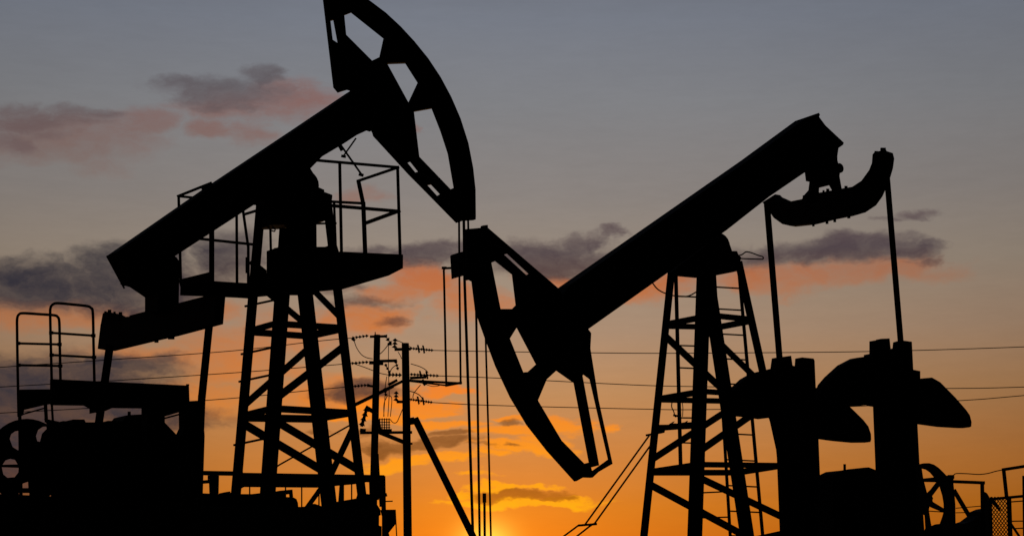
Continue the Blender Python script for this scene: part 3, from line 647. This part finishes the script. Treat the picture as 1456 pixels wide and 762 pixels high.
m = MB(); ybar(m, (537, 645), (541, 720), 3, PY - .3); ybar(m, (533.5, 472), (533.5, 480), 1.5, PY); m.build('side_brace', STEEL, UP1)
m = MB(); ybar(m, (526, 478.5), (550, 478), 3.6, PY - .2); m.build('cross_arm', STEEL, UP1)
m = MB(); ybar(m, (525, 515.5), (531, 515.5), 5, PY - .2); ybar(m, (538, 513.3), (564.5, 512.5), 4.2, PY - .2); ybar(m, (540, 517), (545, 517), 4, PY - .2); m.build('cross_arm', STEEL, UP1)
m = MB(); ybar(m, (522, 548), (530, 549), 3.4, PY - .2); m.build('cross_arm', STEEL, UP1)
for a, b in (((500, 480.5), (524, 477)), ((499, 516.5), (524, 514.5)), ((503, 549), (526, 547))):
    m = MB(); insul(m, a, b, 5, 2.5, PY - .2); m.build('insulator', CERAM, UP1)
for a, b, n, r in (((547, 476), (556.5, 489.5), 3, 3.2), ((547.5, 517), (555, 531), 3, 2.4), ((562.5, 513), (566, 526), 3, 2.6), ((547, 551), (549, 563), 3, 2.6)):
    m = MB(); insul(m, a, b, n, r, PY - .2); m.build('insulator', CERAM, UP1)
m = MB(); ybar(m, (551, 489.3), (557, 489.3), 3.2, PY - .2); ybar(m, (500.5, 481), (504.5, 484), 4, PY - .2); m.build('clamp', STEEL, UP1)
m = MB(); ytube(m, curve([(503.5, 484), (507, 494), (514, 504), (522, 508.5), (530, 510)]), 1.3, PY - .2); ytube(m, curve([(540.5, 503), (546, 497.5), (552, 490)]), 1.3, PY - .2)
ytube(m, curve([(504, 517), (517, 521.5), (530, 526.5), (541, 530.5), (553, 533)]), 1.3, PY - .2)
ytube(m, [(552.4, 490), (552.2, 525), (553.5, 560), (551.5, 592)], 1.2, PY - .2); ytube(m, curve([(550, 535), (548, 548), (547.5, 562), (545.5, 592)]), 1.2, PY - .2)
ytube(m, curve([(563, 519), (557, 524), (553, 533)]), 1.3, PY - .2); m.build('jumper_wire', ROPE, UP1)

UP2 = thing('utility_pole', atY(579.9, 841, PY), 'utility pole propped by a slanting strut, carrying a transformer shelf', 'utility pole', 'utility poles behind the jacks')
m = MB(); m.tube([atY(576.3, 488, PY), atY(578, 600, PY), atY(580.5, 841, PY)], 5.2 * mpp(atY(576, 488, PY)), 12, 6.1 * mpp(atY(576, 488, PY))); m.build('pole', WOOD, UP2)
m = MB(); m.tube([atY(590, 594.5, PY), atY(664, 745, PY), atY(711, 841, PY)], 5 * mpp(atY(590, 594, PY)), 12); ybar(m, (582, 599.5), (593, 598), 9, PY); ybar(m, (584, 596), (589, 595), 5, PY); m.build('strut', WOOD, UP2)
m = MB(); ybar(m, (561, 496.7), (584, 496), 4.2, PY - .2); m.build('cross_arm', STEEL, UP2)
m = MB(); insul(m, (561, 495), (562, 481), 3, 4.0, PY - .2, 2.4); m.build('insulator', CERAM, UP2)
for (a, b) in (((583, 495), (616, 498)), ((583, 532), (624, 534.2)), ((583, 567.5), (615, 572))):
    m = MB(); insul(m, a, b, 9, 2.5, PY - .2, 2.0)
    for t in (.36, .58):
        p = atY(a[0] + (b[0] - a[0]) * t, a[1] + (b[1] - a[1]) * t, PY - .2); s = mpp(p)
        m.tube([p - Vector((.02, 0, .0)), p + Vector((.03, 0, .01))], 6.2 * s, 10, 5.4 * s)
    m.build('insulator', CERAM, UP2)
m = MB(); ybar(m, (583, 537.2), (606, 536), 4, PY - .3); ybar(m, (577, 540.5), (656, 544.8), 3.4, PY - .3); ybar(m, (577, 541), (635, 547.8), 2.4, PY - .5); ybar(m, (633, 548), (657, 543.6), 3.6, PY - .3); ybar(m, (600, 540), (605, 547), 5, PY - .3)
ybar(m, (576, 540), (505, 574.5), 4, PY - .3); ybar(m, (565, 540), (552, 547), 4, PY - .25); ybar(m, (560, 550), (506, 576.5), 1.8, PY - .5)
m.build('bracket_arm', STEEL, UP2)
m = MB(); insul(m, (552, 532.5), (571, 533), 4, 3.4, PY - .2, 2.4); m.build('insulator', CERAM, UP2)
m = MB(); ybar(m, (564, 571), (573, 571), 4, PY - .2); insul(m, (563, 570), (563.5, 556), 3, 3.8, PY - .2, 2.4); m.build('insulator', CERAM, UP2)
m = MB(); ybar(m, (512, 615), (586, 614.3), 4, PY - .3); ybar(m, (540, 614.5), (576, 629), 6, PY - .3); ybar(m, (580, 630.5), (586.5, 630.5), 3, PY - .3); m.build('shelf', STEEL, UP2)
m = MB()
for i in range(5): ybar(m, (540 + i * 3.3, 595), (540 + i * 3.3, 613), 1.5, PY - .3, dep=.3)
for i in range(5): ybar(m, (538.5, 596 + i * 3.8), (554.5, 596 + i * 3.8), 1.3, PY - .3, dep=.34)
ybar(m, (538, 612), (557, 612), 5, PY - .3); ybar(m, (538, 597), (541, 612), 4, PY - .3); m.build('transformer', STEEL2, UP2)
m = MB(); insul(m, (514, 606), (522, 579), 4, 4.6, PY - .3, 5); ybar(m, (520, 578.5), (534, 587), 6, PY - .3); ybar(m, (512, 611), (520, 612), 5, PY - .3); m.build('fuse_switch', CERAM, UP2)
m = MB(); ytube(m, curve([(584, 517), (597, 521), (605, 525.5), (609, 530)]), 1.3, PY - .2); ytube(m, curve([(598, 547), (592, 554), (588, 560), (587, 566)]), 1.3, PY - .2)
ytube(m, curve([(583, 556), (590, 558), (597, 562), (602, 569)]), 1.5, PY - .2); ytube(m, curve([(573, 580), (568, 592), (564, 600), (559, 600.5), (555, 596)]), 1.3, PY - .2); ytube(m, curve([(566, 500), (569, 505), (571, 510)]), 1.2, PY - .2)
ytube(m, curve([(563, 483), (572, 487), (585, 494)]), 1.2, PY - .2); ytube(m, curve([(605, 546), (615, 549), (625, 548)]), 1.1, PY - .2)
ytube(m, curve([(551, 562), (546, 574), (546, 592)]), 1.2, PY - .3); ytube(m, curve([(550, 562), (557, 566), (555, 592)]), 1.2, PY - .3); m.build('jumper_wire', ROPE, UP2)
LN = [([(-260, 541), (0, 522), (160, 511), (330, 498.7), (453, 484.7), (500, 480.5)], 'topmost thin wire running in from the left to the poles'),
      ([(-260, 566), (0, 550), (160, 541), (330, 530), (433, 522), (499, 516.5)], 'middle thin wire running in from the left to the poles'),
      ([(-260, 600), (0, 587), (160, 578), (330, 566), (438, 555), (503, 549)], 'lowest thin wire running in from the left to the poles'),
      ([(616, 498), (700, 499.6), (900, 502), (1028, 501.6), (1234, 499.6), (1456, 493), (1760, 480)], 'topmost thin wire running right behind the lowered horse head'),
      ([(624, 534.2), (700, 537), (900, 547), (1000, 549.5), (1200, 552), (1353, 552), (1456, 550), (1760, 540)], 'middle thin wire running right behind the lowered horse head'),
      ([(615, 572), (700, 576), (900, 581), (1000, 582), (1200, 578), (1369, 569), (1456, 562), (1760, 535)], 'lowest thin wire running right behind the lowered horse head')]
for pts, lb in LN:
    m = MB(); ytube(m, curve(pts, 8), 1.25, PY - .2, 5)
    tag(m.build('power_line', ROPE, None, atY(*pts[2], PY)), lb, 'power line', 'wires strung behind the jacks')
# diagonal stay behind the left tower
m = MB(); ytube(m, [(380, 672), (398, 660), (505, 600)], 2.6, PY + .4); ytube(m, [(380, 672), (300, 717), (150, 806)], 2.6, PY + .4); tag(m.build('stay_wire', ROPE, None, atY(430, 640, PY + .4)), 'stay wire sloping down to the left behind the latticed tower', 'stay wire')
# wellhead pipe
WY = 37.0
WH = thing('wellhead_pipe', atY(689, 806, WY), 'short upright pipe with a wider cap between the hanging ropes', 'pipe')
m = MB(); ytube(m, [(688.8, 712), (689.6, 806), (690, 818)], 3.8, WY, 10); m.build('pipe', STEEL, WH)
m = MB(); ytube(m, [(688.7, 701), (688.8, 714)], 5.6, WY, 10); m.build('cap', STEEL, WH)
